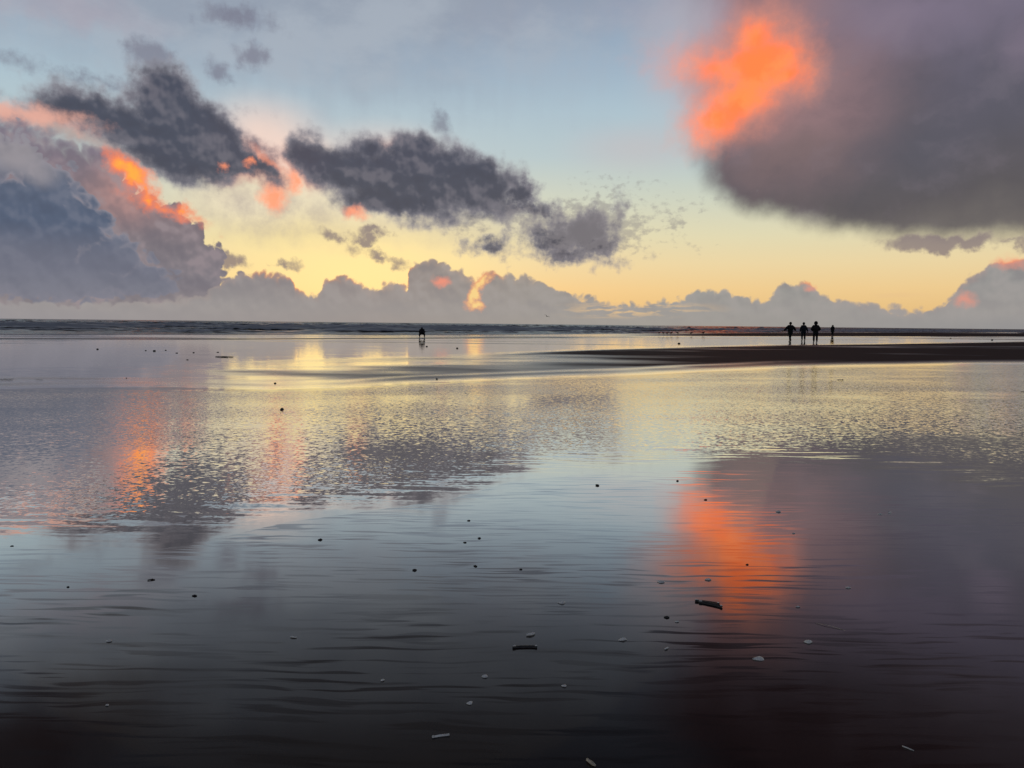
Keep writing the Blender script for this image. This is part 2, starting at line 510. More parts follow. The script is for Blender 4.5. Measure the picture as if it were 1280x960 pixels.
POOL_FAR = polyline_world([(-420, 500), (-100, 488), (60, 484), (200, 483), (330, 486), (430, 484), (520, 478), (620, 474), (700, 471), (800, 468), (900, 463), (980, 459.5), (1060, 457.5), (1130, 456.5), (1200, 455), (1280, 454.5), (1700, 458)])
POOL_NEAR = polyline_world([(-420, 700), (-60, 690), (60, 684), (200, 690), (290, 672), (360, 655), (470, 640), (560, 628), (640, 604), (760, 592), (880, 590), (960, 590), (1060, 594), (1150, 606), (1280, 630), (1400, 650), (1800, 660)])
BAR_TOP = polyline_world([(-420, 462), (0, 463), (200, 460), (320, 453), (420, 449), (540, 446), (640, 441), (740, 437), (850, 434), (960, 431.5), (1100, 430), (1200, 428.5), (1280, 427), (1700, 424)])
CH_FAR = polyline_world([(-420, 421), (0, 423), (300, 423.5), (640, 422), (760, 421), (850, 420.2), (960, 420.5), (1100, 420.5), (1280, 421), (1700, 424)])
SHORE = polyline_world([(-420, 417), (0, 418.5), (160, 418.5), (320, 418.5), (480, 419), (640, 418.5), (820, 417.3), (960, 416.4), (1130, 415.8), (1280, 415.6), (1700, 417)])

vs = np.concatenate([np.arange(1400, 700, -5), np.arange(700, 480, -1.5), np.arange(480, 411.0, -0.35)])
ys = np.array([G(640, v).y for v in vs])
ys = np.concatenate([[-40, -12, -4, -1, 0.3], ys[ys > 0.35], [300, 420, 700, 1500, 4000, 9000]])
NT_ = 460
ts = np.linspace(-1, 1, NT_)
half = 1.05 * np.abs(ys) + 7
X = half[:, None] * ts[None, :]
Y = np.repeat(ys[:, None], NT_, 1)


def vnoise(x, y, seed, octaves=4, gain=0.5):
    r = np.random.default_rng(seed)
    tot = np.zeros_like(x)
    amp, fr = 1.0, 1.0
    for _ in range(octaves):
        tab = r.random((256, 256))
        xi, yi = np.floor(x * fr).astype(int), np.floor(y * fr).astype(int)
        tx, ty = x * fr - xi, y * fr - yi
        tx, ty = tx * tx * (3 - 2 * tx), ty * ty * (3 - 2 * ty)
        g = lambda i, j: tab[(xi + i) % 256, (yi + j) % 256]
        tot += amp * ((g(0, 0) * (1 - tx) + g(1, 0) * tx) * (1 - ty) + (g(0, 1) * (1 - tx) + g(1, 1) * tx) * ty - 0.5)
        amp *= gain
        fr *= 2.03
    return tot


def sstep(a, b, x):
    t = np.clip((x - a) / (b - a), 0, 1)
    return t * t * (3 - 2 * t)


Ys = np.maximum(Y, 0.3)
pool = np.minimum(side(X, Ys, POOL_FAR), -side(X, Ys, POOL_NEAR))
bearing = X / Ys
bar = np.minimum(side(X, Ys, BAR_TOP), -side(X, Ys, POOL_FAR))        # between the channel and the pool
east = sstep(-0.30, 0.34, bearing)
n_big = vnoise(X * 0.10 + 40, Ys * 0.22 + 9, 3, 4)
n_mid = vnoise(X * 0.22 + 70, Ys * 0.45 + 29, 5, 4)
barw = sstep(-0.02, 0.10, bar)
dry = barw * np.clip(0.42 + 0.65 * east + (n_big * 1.0 + n_mid * 0.6) * (1.05 - 0.55 * east), 0, 1)
beyond = -side(X, Ys, POOL_FAR)
dry = dry * (1 - 0.6 * np.exp(-((beyond - 0.10 - 0.05 * n_big) / 0.03) ** 2) * (1 - sstep(0.22, 0.45, bearing)))
# the far strip of sand between the channel and the sea
strip = np.minimum(side(X, Ys, SHORE), -side(X, Ys, CH_FAR))
dry = np.maximum(dry, sstep(-0.02, 0.02, strip) * sstep(0.05, 0.28, bearing))
ridge = np.exp(-((side(X, Ys, CH_FAR) - 0.03) / 0.035) ** 2) * (1 - sstep(0.0, 0.3, bearing))
dry = np.maximum(dry, ridge * 0.95)
strk = vnoise(X * 0.035 + 3, Ys * 0.30 + 77, 8, 4)
dry = np.maximum(dry, sstep(0.12, 0.5, strk + 0.1) * 0.6 * sstep(3.4, 3.9, np.log(Ys)) * (1 - barw))
dry = np.clip(dry, 0, 1)
H = 0.05 * barw * east + 0.04 * sstep(-0.02, 0.05, strip) * sstep(0.05, 0.28, bearing) + 0.02 * ridge
chan = np.minimum(side(X, Ys, CH_FAR), -side(X, Ys, BAR_TOP))
H = H + 0.006 + vnoise(X * 0.8, Ys * 2.2, 21, 3) * 0.003
H -= 0.03 * sstep(-0.008, 0.06, pool)
H -= 0.010 * sstep(0.0, 0.08, chan) * (1 - sstep(0.25, 0.5, dry))
sea_side = -side(X, Ys, SHORE)
H -= sstep(0.0, 0.6, sea_side) * 0.8
ripple = sstep(-0.01, 0.12, side(X, Ys, POOL_FAR)) * sstep(-0.01, 0.30, -side(X, Ys, POOL_NEAR))


def sheet(name, X, Y, Z, m, attrs, keep=None):
    nr, nc = X.shape
    idx = np.arange(nr * nc).reshape(nr, nc)
    q = np.stack([idx[:-1, :-1], idx[:-1, 1:], idx[1:, 1:], idx[1:, :-1]], -1).reshape(-1, 4)
    if keep is not None:
        kf = (keep[:-1, :-1] & keep[:-1, 1:] & keep[1:, 1:] & keep[1:, :-1]).reshape(-1)
        q = q[kf]
    used = np.unique(q)
    remap = -np.ones(nr * nc, int)
    remap[used] = np.arange(len(used))
    q = remap[q]
    V = np.stack([X.ravel(), Y.ravel(), Z.ravel()], -1)[used]
    me = bpy.data.meshes.new(name)
    me.vertices.add(len(V))
    me.vertices.foreach_set('co', V.ravel())
    me.loops.add(q.size)
    me.loops.foreach_set('vertex_index', q.ravel())
    me.polygons.add(len(q))
    me.polygons.foreach_set('loop_start', np.arange(0, q.size, 4))
    me.polygons.foreach_set('use_smooth', np.ones(len(q), bool))
    me.update()
    me.validate()
    for k, a in attrs.items():
        at = me.attributes.new(k, 'FLOAT', 'POINT')
        at.data.foreach_set('value', a.ravel()[used].astype(np.float32))
    me.materials.append(m)
    o = bpy.data.objects.new(name, me)
    COL.objects.link(o)
    o['kind'] = 'structure'
    return o


def slopes_normal(n, sx, sy):
    return n.vmath('NORMALIZE', n.xyz(sx * -1.0, sy * -1.0, 1.0))


def glossy_over(n, normal, diffuse_col, ior, rough, gloss_scale=None, tint=(1, 1, 1, 1)):
    d = n.node('ShaderNodeBsdfDiffuse')
    n.put(d.inputs[0], diffuse_col)
    g = n.node('ShaderNodeBsdfGlossy', distribution='GGX')
    n.put(g.inputs['Color'], tint)
    n.put(g.inputs['Roughness'], rough)
    n.put(g.inputs['Normal'], normal)
    inc = K(n, n.node('ShaderNodeNewGeometry').outputs['Incoming'])
    cosv = n.math('ABSOLUTE', n.vmath('DOT_PRODUCT', inc, normal, out=1))
    if ior == 'film':                 # a water film on dark sand: close to a mirror at a low angle, dark seen from above
        fac = n.curve(cosv, [(0, 1.0), (0.10, 0.90), (0.19, 0.78), (0.23, 0.66), (0.26, 0.52), (0.30, 0.36), (0.35, 0.195), (0.40, 0.105), (0.46, 0.07), (0.55, 0.06), (0.75, 0.045), (1.0, 0.04)], 0, 1, 0, 1)
    else:
        f = n.node('ShaderNodeFresnel')
        f.inputs[0].default_value = ior
        n.put(f.inputs['Normal'], normal)
        fac = K(n, f.outputs[0])
    if gloss_scale is not None:
        fac = fac * gloss_scale
    mx = n.node('ShaderNodeMixShader')
    n.put(mx.inputs[0], fac)
    n.t.links.new(d.outputs[0], mx.inputs[1])
    n.t.links.new(g.outputs[0], mx.inputs[2])
    return mx


def sand_nodes(n):
    pos = K(n, n.node('ShaderNodeNewGeometry').outputs['Position'])
    x, y, z = n.sep(pos)
    return pos, x, y


WET_IOR = 'film'


def beach_material():
    m, n = mat('wet_sand')
    pos, x, y = sand_nodes(n)
    dryA = n.attr('dry')
    # sand ripples left by the tide: long thin wandering ridges
    wv = n.vmath('SUBTRACT', n.noise(n.mapp(pos, (0.9, 1.4, 1)), 1.0, 3, 0.5, out=1), (0.5, 0.5, 0.5))
    pw = n.vmath('ADD', pos, n.scale(wv, 0.16))
    r1 = n.noise(n.mapp(pw, (2.0, 27.0, 1), rz=R(3)), 1.0, 1, 0.5)
    r2 = n.noise(n.mapp(pw, (1.7, 20.0, 1), (13, 3, 0), rz=R(-2)), 1.0, 2, 0.5)
    patch = n.step(0.40, 0.62, n.noise(n.mapp(pos, (0.5, 1.1, 1), (5, 1, 0)), 1.0, 2, 0.5))
    sy = n.step(0.575, 0.665, r1) * (patch * 0.026 + 0.007) + n.step(0.57, 0.67, r2) * 0.013
    swell = n.vmath('SUBTRACT', n.noise(n.mapp(pos, (0.8, 2.2, 1), (2, 9, 0)), 1.0, 2, 0.5, out=1), (0.5, 0.5, 0.5))
    wx, wy, _ = n.sep(swell)
    gr = n.vmath('SUBTRACT', n.noise(pos, 260, 2, 0.6, out=1), (0.5, 0.5, 0.5))
    gx, gy, _ = n.sep(gr)
    rough_bump = dryA * 0.45 + 0.012
    nrm = slopes_normal(n, wx * 0.010 + gx * rough_bump, sy + wy * 0.014 + gy * rough_bump)
    cn = n.noise(pos, 0.7, 6, 0.6)
    c = n.mix(n.step(0.3, 0.7, cn), (0.026, 0.018, 0.017, 1), (0.038, 0.027, 0.024, 1))
    c = n.mix(dryA * 0.6, c, (0.17, 0.10, 0.08, 1))
    rough = n.math('MULTIPLY_ADD', dryA, 0.42, 0.05)
    mx = glossy_over(n, nrm, c, WET_IOR, rough, n.line(0.25, 1.0, 1.0, 0.04, dryA))
    o = n.node('ShaderNodeOutputMaterial')
    n.t.links.new(mx.outputs[0], o.inputs[0])
    return m


def pool_material(name, amp, fade=True):
    m, n = mat(name)
    pos, x, y = sand_nodes(n)
    rp = n.attr('ripple') if fade else 1.0
    wv = n.vmath('SUBTRACT', n.noise(n.mapp(pos, (0.7, 0.9, 1)), 1.0, 2, 0.5, out=1), (0.5, 0.5, 0.5))
    pw = n.vmath('ADD', pos, n.scale(wv, 0.25))
    f1 = n.vmath('SUBTRACT', n.noise(n.mapp(pw, (21, 30, 1), rz=R(12)), 1.0, 3, 0.55, out=1), (0.5, 0.5, 0.5))
    f2 = n.vmath('SUBTRACT', n.noise(n.mapp(pw, (7.5, 12, 1), (3, 8, 0), rz=R(-8)), 1.0, 2, 0.5, out=1), (0.5, 0.5, 0.5))
    f3 = n.vmath('SUBTRACT', n.noise(n.mapp(pw, (1.2, 13.0, 1), (31, 18, 0), rz=R(4)), 1.0, 1, 0.5, out=1), (0.5, 0.5, 0.5))
    gust = n.line(0.32, 0.66, 0.35, 1.35, n.noise(n.mapp(pos, (0.22, 0.5, 1), (7, 4, 0), rz=R(6)), 1.0, 3, 0.55))
    edge = n.step(1.0, 0.3, rp)                       # long ripples run up where the water thins out
    a = rp * gust * n.line(6.0, 18.0, 0.75, 1.7, y) * amp if fade else gust * amp
    x1, y1, _ = n.sep(f1)
    x2, y2, _ = n.sep(f2)
    x3, y3, _ = n.sep(f3)
    sx = (x1 * 0.10 + x2 * 0.05) * a
    sy = (y1 * 0.17 + y2 * 0.11) * a + y3 * edge * rp * 0.30 * amp
    nrm = slopes_normal(n, sx, sy)
    mx = glossy_over(n, nrm, (0.034, 0.027, 0.025, 1), WET_IOR, 0.035, n.line(6.5, 14.0, 1.0, 0.80, y) if fade else None)
    o = n.node('ShaderNodeOutputMaterial')
    n.t.links.new(mx.outputs[0], o.inputs[0])
    return m


def sea_material():
    m, n = mat('sea_water')
    pos, x, y = sand_nodes(n)
    foam = n.attr('foam')
    f1 = n.vmath('SUBTRACT', n.noise(n.mapp(pos, (0.5, 0.9, 1)), 1.0, 4, 0.6, out=1), (0.5, 0.5, 0.5))
    x1, y1, _ = n.sep(f1)
    nrm_g = K(n, n.node('ShaderNodeNewGeometry').outputs['Normal'])
    nrm = n.vmath('NORMALIZE', n.vmath('ADD', nrm_g, n.xyz(x1 * 0.25, y1 * 0.45 - 0.12, 0.0)))
    fo = n.step(0.45, 0.62, n.noise(n.mapp(pos, (0.35, 0.8, 1)), 1.0, 5, 0.65) * 0.6 + foam * 0.5)
    c = n.mix(fo, (0.016, 0.018, 0.020, 1), (0.42, 0.42, 0.44, 1))
    mx = glossy_over(n, nrm, c, 1.33, 0.16, 0.75 - fo * 0.5)
    o = n.node('ShaderNodeOutputMaterial')
    n.t.links.new(mx.outputs[0], o.inputs[0])
    return m


sand = beach_material()
beach = sheet('beach', X, Y, H, sand, {'dry': dry})
near = np.repeat(((ys > 2.5) & (ys < 60))[:, None], NT_, 1)
water = sheet('shallow_water', X, Y, np.full_like(X, 0.0), pool_material('pool_water', 1.0), {'ripple': ripple}, near & (pool > -0.03))
# channel between the sandbar and the far strip
far_ = np.repeat(((ys > 14) & (ys < 400))[:, None], NT_, 1)
channel = sheet('tidal_channel', X, Y, np.full_like(X, 0.0), pool_material('channel_water', 0.22, False), {'ripple': ripple}, far_ & (chan > -0.01))

# sea: rows of short breaking waves, out to the horizon
ysea = [48.0]
while ysea[-1] < 9000:
    d = ysea[-1]
    ysea.append(d + (0.65 if d < 180 else 0.9 if d < 260 else 2.0 if d < 500 else 0.012 * d))
ysea = np.array(ysea)
tcol = np.linspace(-1, 1, 520)
XS = (1.05 * ysea + 7)[:, None] * tcol[None, :]
YS = np.repeat(ysea[:, None], 520, 1)
off = -side(XS, YS, SHORE)                # log distance beyond the shore line
offm = YS * (1 - np.exp(-np.clip(off, -1, 5)))
pw = offm + 3.5 * vnoise(XS * 0.045, YS * 0.045, 31, 3)
crest = vnoise(XS * 0.055, pw * 0.34, 41, 3, 0.55)
crest = np.where(crest > 0, crest * (0.7 + 1.1 * crest), crest * 0.6)
crest2 = vnoise(XS * 0.02 + 5, pw * 0.11, 43, 2)
a = sstep(2.0, 30.0, offm) * (1 - 0.55 * sstep(400, 2500, YS))
ZS = a * (0.80 * crest + 0.34 * crest2) + 0.05 * a
ZS += 0.06 * sstep(0, 3, offm) * vnoise(XS * 0.1 + 3, offm * 0.5, 47, 2)
ZS -= 0.10 * sstep(1.0, -6.0, offm) if False else 0.0
foamA = sstep(0.10, 0.40, crest + 0.2 * crest2) * sstep(3, 12, offm) * (1 - sstep(60, 300, offm)) + 0.9 * np.exp(-((offm - 1.5) / 1.6) ** 2)
sea = sheet('sea', XS, YS, ZS + 0.012, sea_material(), {'foam': foamA}, offm > 0.0)

# ------------------------------------------------------------------ people
M_cloth = [simple_mat('black_coat_cloth', (0.012, 0.012, 0.014), 0.8, 0.3, 40, 0.2),
           simple_mat('navy_jacket_cloth', (0.012, 0.014, 0.022), 0.8, 0.3, 40, 0.2),
           simple_mat('charcoal_jacket_cloth', (0.018, 0.017, 0.017), 0.8, 0.3, 40, 0.2)]
M_trouser = simple_mat('dark_trouser_cloth', (0.012, 0.012, 0.016), 0.85, 0.3, 60, 0.2)
M_boot = simple_mat('black_rubber', (0.010, 0.010, 0.010), 0.45, 0.2, 50, 0.4)
M_skin = simple_mat('skin', (0.36, 0.22, 0.16), 0.55, 0.15, 25, 0.4)
M_hair = simple_mat('dark_hair', (0.02, 0.014, 0.010), 0.6, 0.4, 90, 0.3)


def skinned(name, verts, edges, radii, m, parent, sub=2, root=0):
    me = bpy.data.meshes.new(name)
    me.from_pydata([tuple(v) for v in verts], edges, [])
    o = bpy.data.objects.new(name, me)
    COL.objects.link(o)
    md = o.modifiers.new('skin', 'SKIN')
    md.use_smooth_shade = True
    for i, r in enumerate(radii):
        sv = me.skin_vertices[0].data[i]
        sv.radius = r if isinstance(r, tuple) else (r, r)
        sv.use_root = (i == root)
    if sub:
        ss = o.modifiers.new('subsurf', 'SUBSURF')
        ss.levels = ss.render_levels = sub
    dg = bpy.context.evaluated_depsgraph_get()
    me2 = bpy.data.meshes.new_from_object(o.evaluated_get(dg))
    o.modifiers.clear()
    o.data = me2
    me2.name = name
    bpy.data.meshes.remove(me)
    me2.materials.clear()
    me2.materials.append(m)
    me2.polygons.foreach_set('use_smooth', [True] * len(me2.polygons))
    o.parent = parent
    return o


def ellipsoid(name, c, r, m, parent, cut=None, noise=0.0):
    bm = bmesh.new()
    bmesh.ops.create_uvsphere(bm, u_segments=20, v_segments=14, radius=1)
    for v in bm.verts:
        q = Vector((v.co.x * r[0], v.co.y * r[1], v.co.z * r[2]))
        if noise:
            q *= 1 + noise * math.sin(9 * v.co.x + 3) * math.cos(11 * v.co.z + 5 * v.co.y)
        v.co = q + Vector(c)
    if cut is not None:
        kill = [v for v in bm.verts if cut(v.co)]
        bmesh.ops.delete(bm, geom=kill, context='VERTS')
    me = bpy.data.meshes.new(name)
    bm.to_mesh(me)
    bm.free()
    me.polygons.foreach_set('use_smooth', [True] * len(me.polygons))
    me.materials.append(m)
    o = bpy.data.objects.new(name, me)
    COL.objects.link(o)
    o.parent = parent
    return o


def person(loc, face, height, pose, label, coat_m, group=None):
    """pose: dict with pelvis, chest, head (points), hands, elbows, knees, feet ([right, left]), coat hem radius and height, headwear"""
    root = bpy.data.objects.new('person', None)
    COL.objects.link(root)
    root.location = loc
    root.rotation_euler = (0, 0, face)
    k = height / 1.75
    root.scale = (k, k, k)
    tag(root, label, 'person', group)
    pv, ch, hd = Vector(pose['pelvis']), Vector(pose['chest']), Vector(pose['head'])
    ax = (hd - ch).normalized()
    neck = ch + ax * 0.16
    V = [pv, pv.lerp(ch, 0.45), ch, neck, hd - ax * 0.07, hd, hd + ax * 0.085]
    Rr = [(0.145, 0.115), (0.125, 0.10), (0.155, 0.11), 0.055, (0.066, 0.072), (0.078, 0.092), (0.05, 0.06)]
    E = [(0, 1), (1, 2), (2, 3), (3, 4), (4, 5), (5, 6)]

    def add(p, r, to):
        V.append(Vector(p)); Rr.append(r); E.append((to, len(V) - 1))
        return len(V) - 1
    fd = Vector(pose.get('look', (0, 1, 0)))
    add(hd + fd * 0.105 - ax * 0.015, 0.016, 5)                       # nose
    for s_ in (1, -1):
        add(hd + Vector((0.09 * s_, 0, 0)), 0.018, 5)                    # ears
    for i, s_ in enumerate((1, -1)):
        sh = ch + Vector((0.185 * s_, 0, 0)) + ax * 0.10
        a = add(sh, 0.062, 2)
        e_, h_ = Vector(pose['elbows'][i]), Vector(pose['hands'][i])
        a = add(e_, 0.045, a)
        a = add(h_, 0.030, a)
        d = (h_ - e_).normalized()
        sd2 = d.cross(Vector((0, 1, 0.2))).normalized()
        a = add(h_ + d * 0.06, (0.036, 0.020), a)
        for q, ln in ((-0.03, 0.065), (-0.01, 0.078), (0.01, 0.075), (0.03, 0.058)):
            b_ = add(h_ + d * (0.09 + ln * 0.5) + sd2 * q, 0.009, a)
            add(h_ + d * (0.09 + ln) + sd2 * q + Vector((0, 0.015, 0)), 0.007, b_)
        b_ = add(h_ + d * 0.05 + sd2 * -0.05 + Vector((0, 0.02, 0)), 0.011, a)
        add(h_ + d * 0.085 + sd2 * -0.062 + Vector((0, 0.03, 0)), 0.008, b_)
        hip = pv + Vector((0.085 * s_, 0, -0.06))
        a = add(hip, 0.088, 0)
        kn, ft = Vector(pose['knees'][i]), Vector(pose['feet'][i])
        a = add(kn, 0.058, a)
        a = add(ft + Vector((0, 0, 0.09)), 0.040, a)
        add(ft + Vector((0, 0.14, 0.03)), (0.038, 0.024), a)
    skinned('body', V, E, Rr, M_skin, root)
    # coat: torso and sleeves
    hem = Vector(pose['hem'])
    CV = [pv, pv.lerp(ch, 0.5), ch, ch + ax * 0.13, hem]
    hr = pose['hem_r']
    gt = pose.get('girth', 1.2)
    CR = [(0.185 * gt, 0.15 * gt), (0.18 * gt, 0.14 * gt), (0.20 * gt, 0.15 * gt), (0.135, 0.12), (hr[0] * gt, hr[1] * gt)]
    CE = [(0, 1), (1, 2), (2, 3), (0, 4)]
    for i, s_ in enumerate((1, -1)):
        CV.append(ch + Vector((0.19 * s_, 0, 0)) + ax * 0.09); CR.append(0.095 * gt); CE.append((2, len(CV) - 1))
        CV.append(Vector(pose['elbows'][i])); CR.append(pose.get('sleeve', 0.07) * gt); CE.append((len(CV) - 2, len(CV) - 1))
        CV.append(Vector(pose['hands'][i]) * 0.97 + Vector(pose['elbows'][i]) * 0.03); CR.append(0.056 * gt); CE.append((len(CV) - 2, len(CV) - 1))
    skinned('coat', CV, CE, CR, coat_m, root)
    TV, TR, TE = [pv], [(0.165, 0.13)], []
    for i, s_ in enumerate((1, -1)):
        kn, ft = Vector(pose['knees'][i]), Vector(pose['feet'][i])
        for p, r in ((pv + Vector((0.09 * s_, 0, -0.08)), 0.108), (kn, 0.094), (ft + Vector((0, 0, 0.14)), pose.get('cuff', 0.08))):
            TV.append(p); TR.append(r); TE.append((0 if r == 0.108 else len(TV) - 2, len(TV) - 1))
    skinned('trousers', TV, TE, TR, M_trouser, root)
    for i in range(2):
        ft = Vector(pose['feet'][i])
        skinned('boot', [ft + Vector((0, -0.03, 0.18)), ft + Vector((0, -0.03, 0.06)), ft + Vector((0, 0.08, 0.048)), ft + Vector((0, 0.17, 0.04))],
                [(0, 1), (1, 2), (2, 3)], [0.058, (0.052, 0.058), (0.052, 0.046), (0.046, 0.036)], M_boot, root)
    if pose['headwear'] == 'hood':
        ellipsoid('hood', hd + Vector((0, -0.025, 0.005)), (0.15, 0.155, 0.175), coat_m, root, cut=lambda c: (c - hd).dot(fd) > 0.075)
    elif pose['headwear'] == 'hat':
        ellipsoid('knitted_hat', hd + ax * 0.03 - fd * 0.012, (0.118, 0.128, 0.13), M_trouser, root, cut=lambda c: (c - hd).dot(ax) < -0.005)
        ellipsoid('hair', hd - fd * 0.018, (0.108, 0.115, 0.125), M_hair, root, cut=lambda c: (c - hd).dot(fd) > 0.03)
    else:
        ellipsoid('hair', hd + ax * 0.012 - fd * 0.012, (0.118, 0.126, 0.135), M_hair, root, cut=lambda c: (c - hd).dot(fd) > 0.05 and (c - hd).dot(ax) < 0.06, noise=0.04)
    return root


def ground(px, py):
    p = G(px, py)
    d = np.hypot(X - p.x, Y - p.y)
    i = np.unravel_index(np.argmin(d), d.shape)
    return Vector((p.x, p.y, float(H[i])))


def stand(px, py):
    p = ground(px, py)
    p = G(px, py, p.z)
    return Vector((p.x, p.y, p.z))


base_pose = dict(pelvis=(0, 0, 0.93), chest=(0, 0.01, 1.30), head=(0, 0.03, 1.61), hem=(0, 0, 0.80), hem_r=(0.20, 0.16), headwear='hair')
pa = dict(base_pose, elbows=[(0.36, 0, 1.18), (-0.38, 0, 1.16)], hands=[(0.50, 0.03, 0.97), (-0.60, 0.03, 0.95)],
          knees=[(0.07, 0.12, 0.50), (-0.06, -0.02, 0.49)], feet=[(0.05, 0.20, 0.0), (-0.05, -0.22, 0.0)], hem=(0, 0, 0.70), hem_r=(0.25, 0.20), sleeve=0.10, cuff=0.08, girth=1.22)
pb = dict(base_pose, elbows=[(0.30, -0.02, 1.12), (-0.29, -0.02, 1.12)], hands=[(0.40, 0.10, 0.90), (-0.30, 0.10, 0.88)],
          knees=[(0.13, 0.05, 0.49), (-0.13, 0.0, 0.49)], feet=[(0.15, 0.06, 0.0), (-0.15, -0.10, 0.0)], headwear='hat')
pc = dict(base_pose, elbows=[(0.35, -0.03, 1.10), (-0.35, -0.03, 1.10)], hands=[(0.20, 0.20, 1.02), (-0.20, 0.20, 1.02)],
          knees=[(0.12, 0.03, 0.49), (-0.12, 0.03, 0.49)], feet=[(0.14, 0.08, 0.0), (-0.14, -0.06, 0.0)], headwear='hood', sleeve=0.085, hem=(0, 0, 0.74), hem_r=(0.22, 0.17), girth=1.18)
pd = dict(base_pose, elbows=[(0.24, 0.02, 1.12), (-0.25, 0.02, 1.12)], hands=[(0.20, 0.16, 0.98), (-0.22, 0.16, 0.96)],
          knees=[(0.10, 0.02, 0.49), (-0.10, 0.02, 0.49)], feet=[(0.12, 0.05, 0.0), (-0.12, -0.03, 0.0)], headwear='hood', hem=(0, 0, 0.55), hem_r=(0.24, 0.19), girth=1.6)
pe = dict(base_pose, pelvis=(0, -0.05, 0.58), chest=(0, 0.20, 0.80), head=(0, 0.42, 0.98), hem=(0, -0.10, 0.50), hem_r=(0.23, 0.17), look=(0, 0.8, -0.6),
          elbows=[(0.30, 0.34, 0.58), (-0.30, 0.34, 0.58)], hands=[(0.20, 0.50, 0.36), (-0.18, 0.50, 0.36)],
          knees=[(0.28, 0.18, 0.38), (-0.28, 0.18, 0.38)], feet=[(0.27, -0.06, 0.0), (-0.27, -0.02, 0.0)], headwear='hair', girth=1.05)
WG = 'people walking by the sea'
person(stand(987.5, 427.2), R(4), 1.72, pa, 'person in a dark flared coat striding with both arms held out wide', M_cloth[0], WG)
person(stand(1004, 426.3), R(-3), 1.72, pb, 'person in a knitted hat and dark jacket between the arms-out walker and the hooded one', M_cloth[1], WG)
person(stand(1019, 428.6), R(-6), 1.75, pc, 'tall hooded person with elbows out and hands together, nearest of the walkers', M_cloth[2], WG)
person(stand(1040.5, 419.6), R(10), 1.56, pd, 'small distant hooded person alone on the dark sand right of the three walkers', M_cloth[0], WG)
person(stand(527.5, 422.0), R(8), 1.4, pe, 'person crouching with knees apart alone at the edge of the sea', M_cloth[0])

# ------------------------------------------------------------------ birds
M_bird = simple_mat('dark_feathers', (0.03, 0.028, 0.027), 0.7, 0.4, 60, 0.2)
M_bill = simple_mat('dark_bill', (0.02, 0.016, 0.012), 0.5, 0.2, 60, 0.3)


def wader():
    root = bpy.data.objects.new('wading_bird', None)
    COL.objects.link(root)
    skinned('body', [(0, 0, 0.20), (0.09, 0, 0.22), (0.14, 0, 0.28), (0.17, 0, 0.33), (-0.11, 0, 0.18), (-0.20, 0, 0.16)],
            [(0, 1), (1, 2), (2, 3), (0, 4), (4, 5)], [(0.065, 0.07), (0.05, 0.055), 0.026, 0.032, (0.045, 0.04), (0.03, 0.012)], M_bird, root)
    skinned('bill', [(0.19, 0, 0.33), (0.25, 0, 0.315)], [(0, 1)], [0.010, 0.004], M_bill, root, 1)
    for s_ in (1, -1):
        skinned('leg', [(0, 0.03 * s_, 0.16), (-0.01, 0.03 * s_, 0.08), (0.0, 0.03 * s_, 0.006), (0.035, 0.03 * s_, 0.006)], [(0, 1), (1, 2), (2, 3)], [0.012, 0.008, 0.008, 0.006], M_bill, root, 1)
    return root


proto_bird = wader()


def copy_tree(o, parent=None):
    c = o.copy()
    COL.objects.link(c)
    c.parent = parent
    for h in list(o.children):
        copy_tree(h, c)
    return c


bird_px = [(824, 417.2), (829, 417.3), (834, 417.6), (839, 417.4), (847, 417.5), (864, 417.4), (879, 417.2)]
for i, (px, py) in enumerate(bird_px):
    b = proto_bird if i == 0 else copy_tree(proto_bird)
    b.location = stand(px, py + 0.9)
    b.rotation_euler = (0, 0, random.uniform(-0.6, 0.6) + (math.pi if i % 3 == 1 else 0))
    sc = random.uniform(1.15, 1.45)
    b.scale = (sc, sc, sc)
    tag(b, 'tiny dark wading bird in the row standing along the sea edge left of the walkers', 'bird', 'wading birds along the sea edge')


def flying_bird(loc):
    root = bpy.data.objects.new('flying_bird', None)
    COL.objects.link(root)
    root.location = loc
    skinned('body', [(0, 0, 0), (0.12, 0, 0.01), (0.20, 0, 0.03), (-0.14, 0, 0), (-0.26, 0, 0.01)], [(0, 1), (1, 2), (0, 3), (3, 4)], [0.07, 0.06, 0.04, 0.05, (0.05, 0.01)], M_bird, root)
    for s_ in (1, -1):
        V = [(0.08, 0.05 * s_, 0.02), (-0.10, 0.05 * s_, 0.02), (0.12, 0.30 * s_, 0.20), (-0.06, 0.30 * s_, 0.20), (0.02, 0.62 * s_, 0.12), (-0.08, 0.62 * s_, 0.12)]
        V += [(x, y, z - 0.02) for x, y, z in V]
        F = [(0, 1, 3, 2), (2, 3, 5, 4), (6, 8, 9, 7), (8, 10, 11, 9), (0, 2, 8, 6), (2, 4, 10, 8), (1, 7, 9, 3), (3, 9, 11, 5), (4, 5, 11, 10), (0, 6, 7, 1)]
        mesh_obj('wing', V, F, M_bird, root)
    return root


d = ray(683.5, 395.5)
fb = flying_bird(Vector((0, 0, CAM_H)) + d * 150)
fb.rotation_euler = (R(25), R(10), R(60))
tag(fb, 'small dark bird flying low in the grey haze above the sea horizon', 'bird')

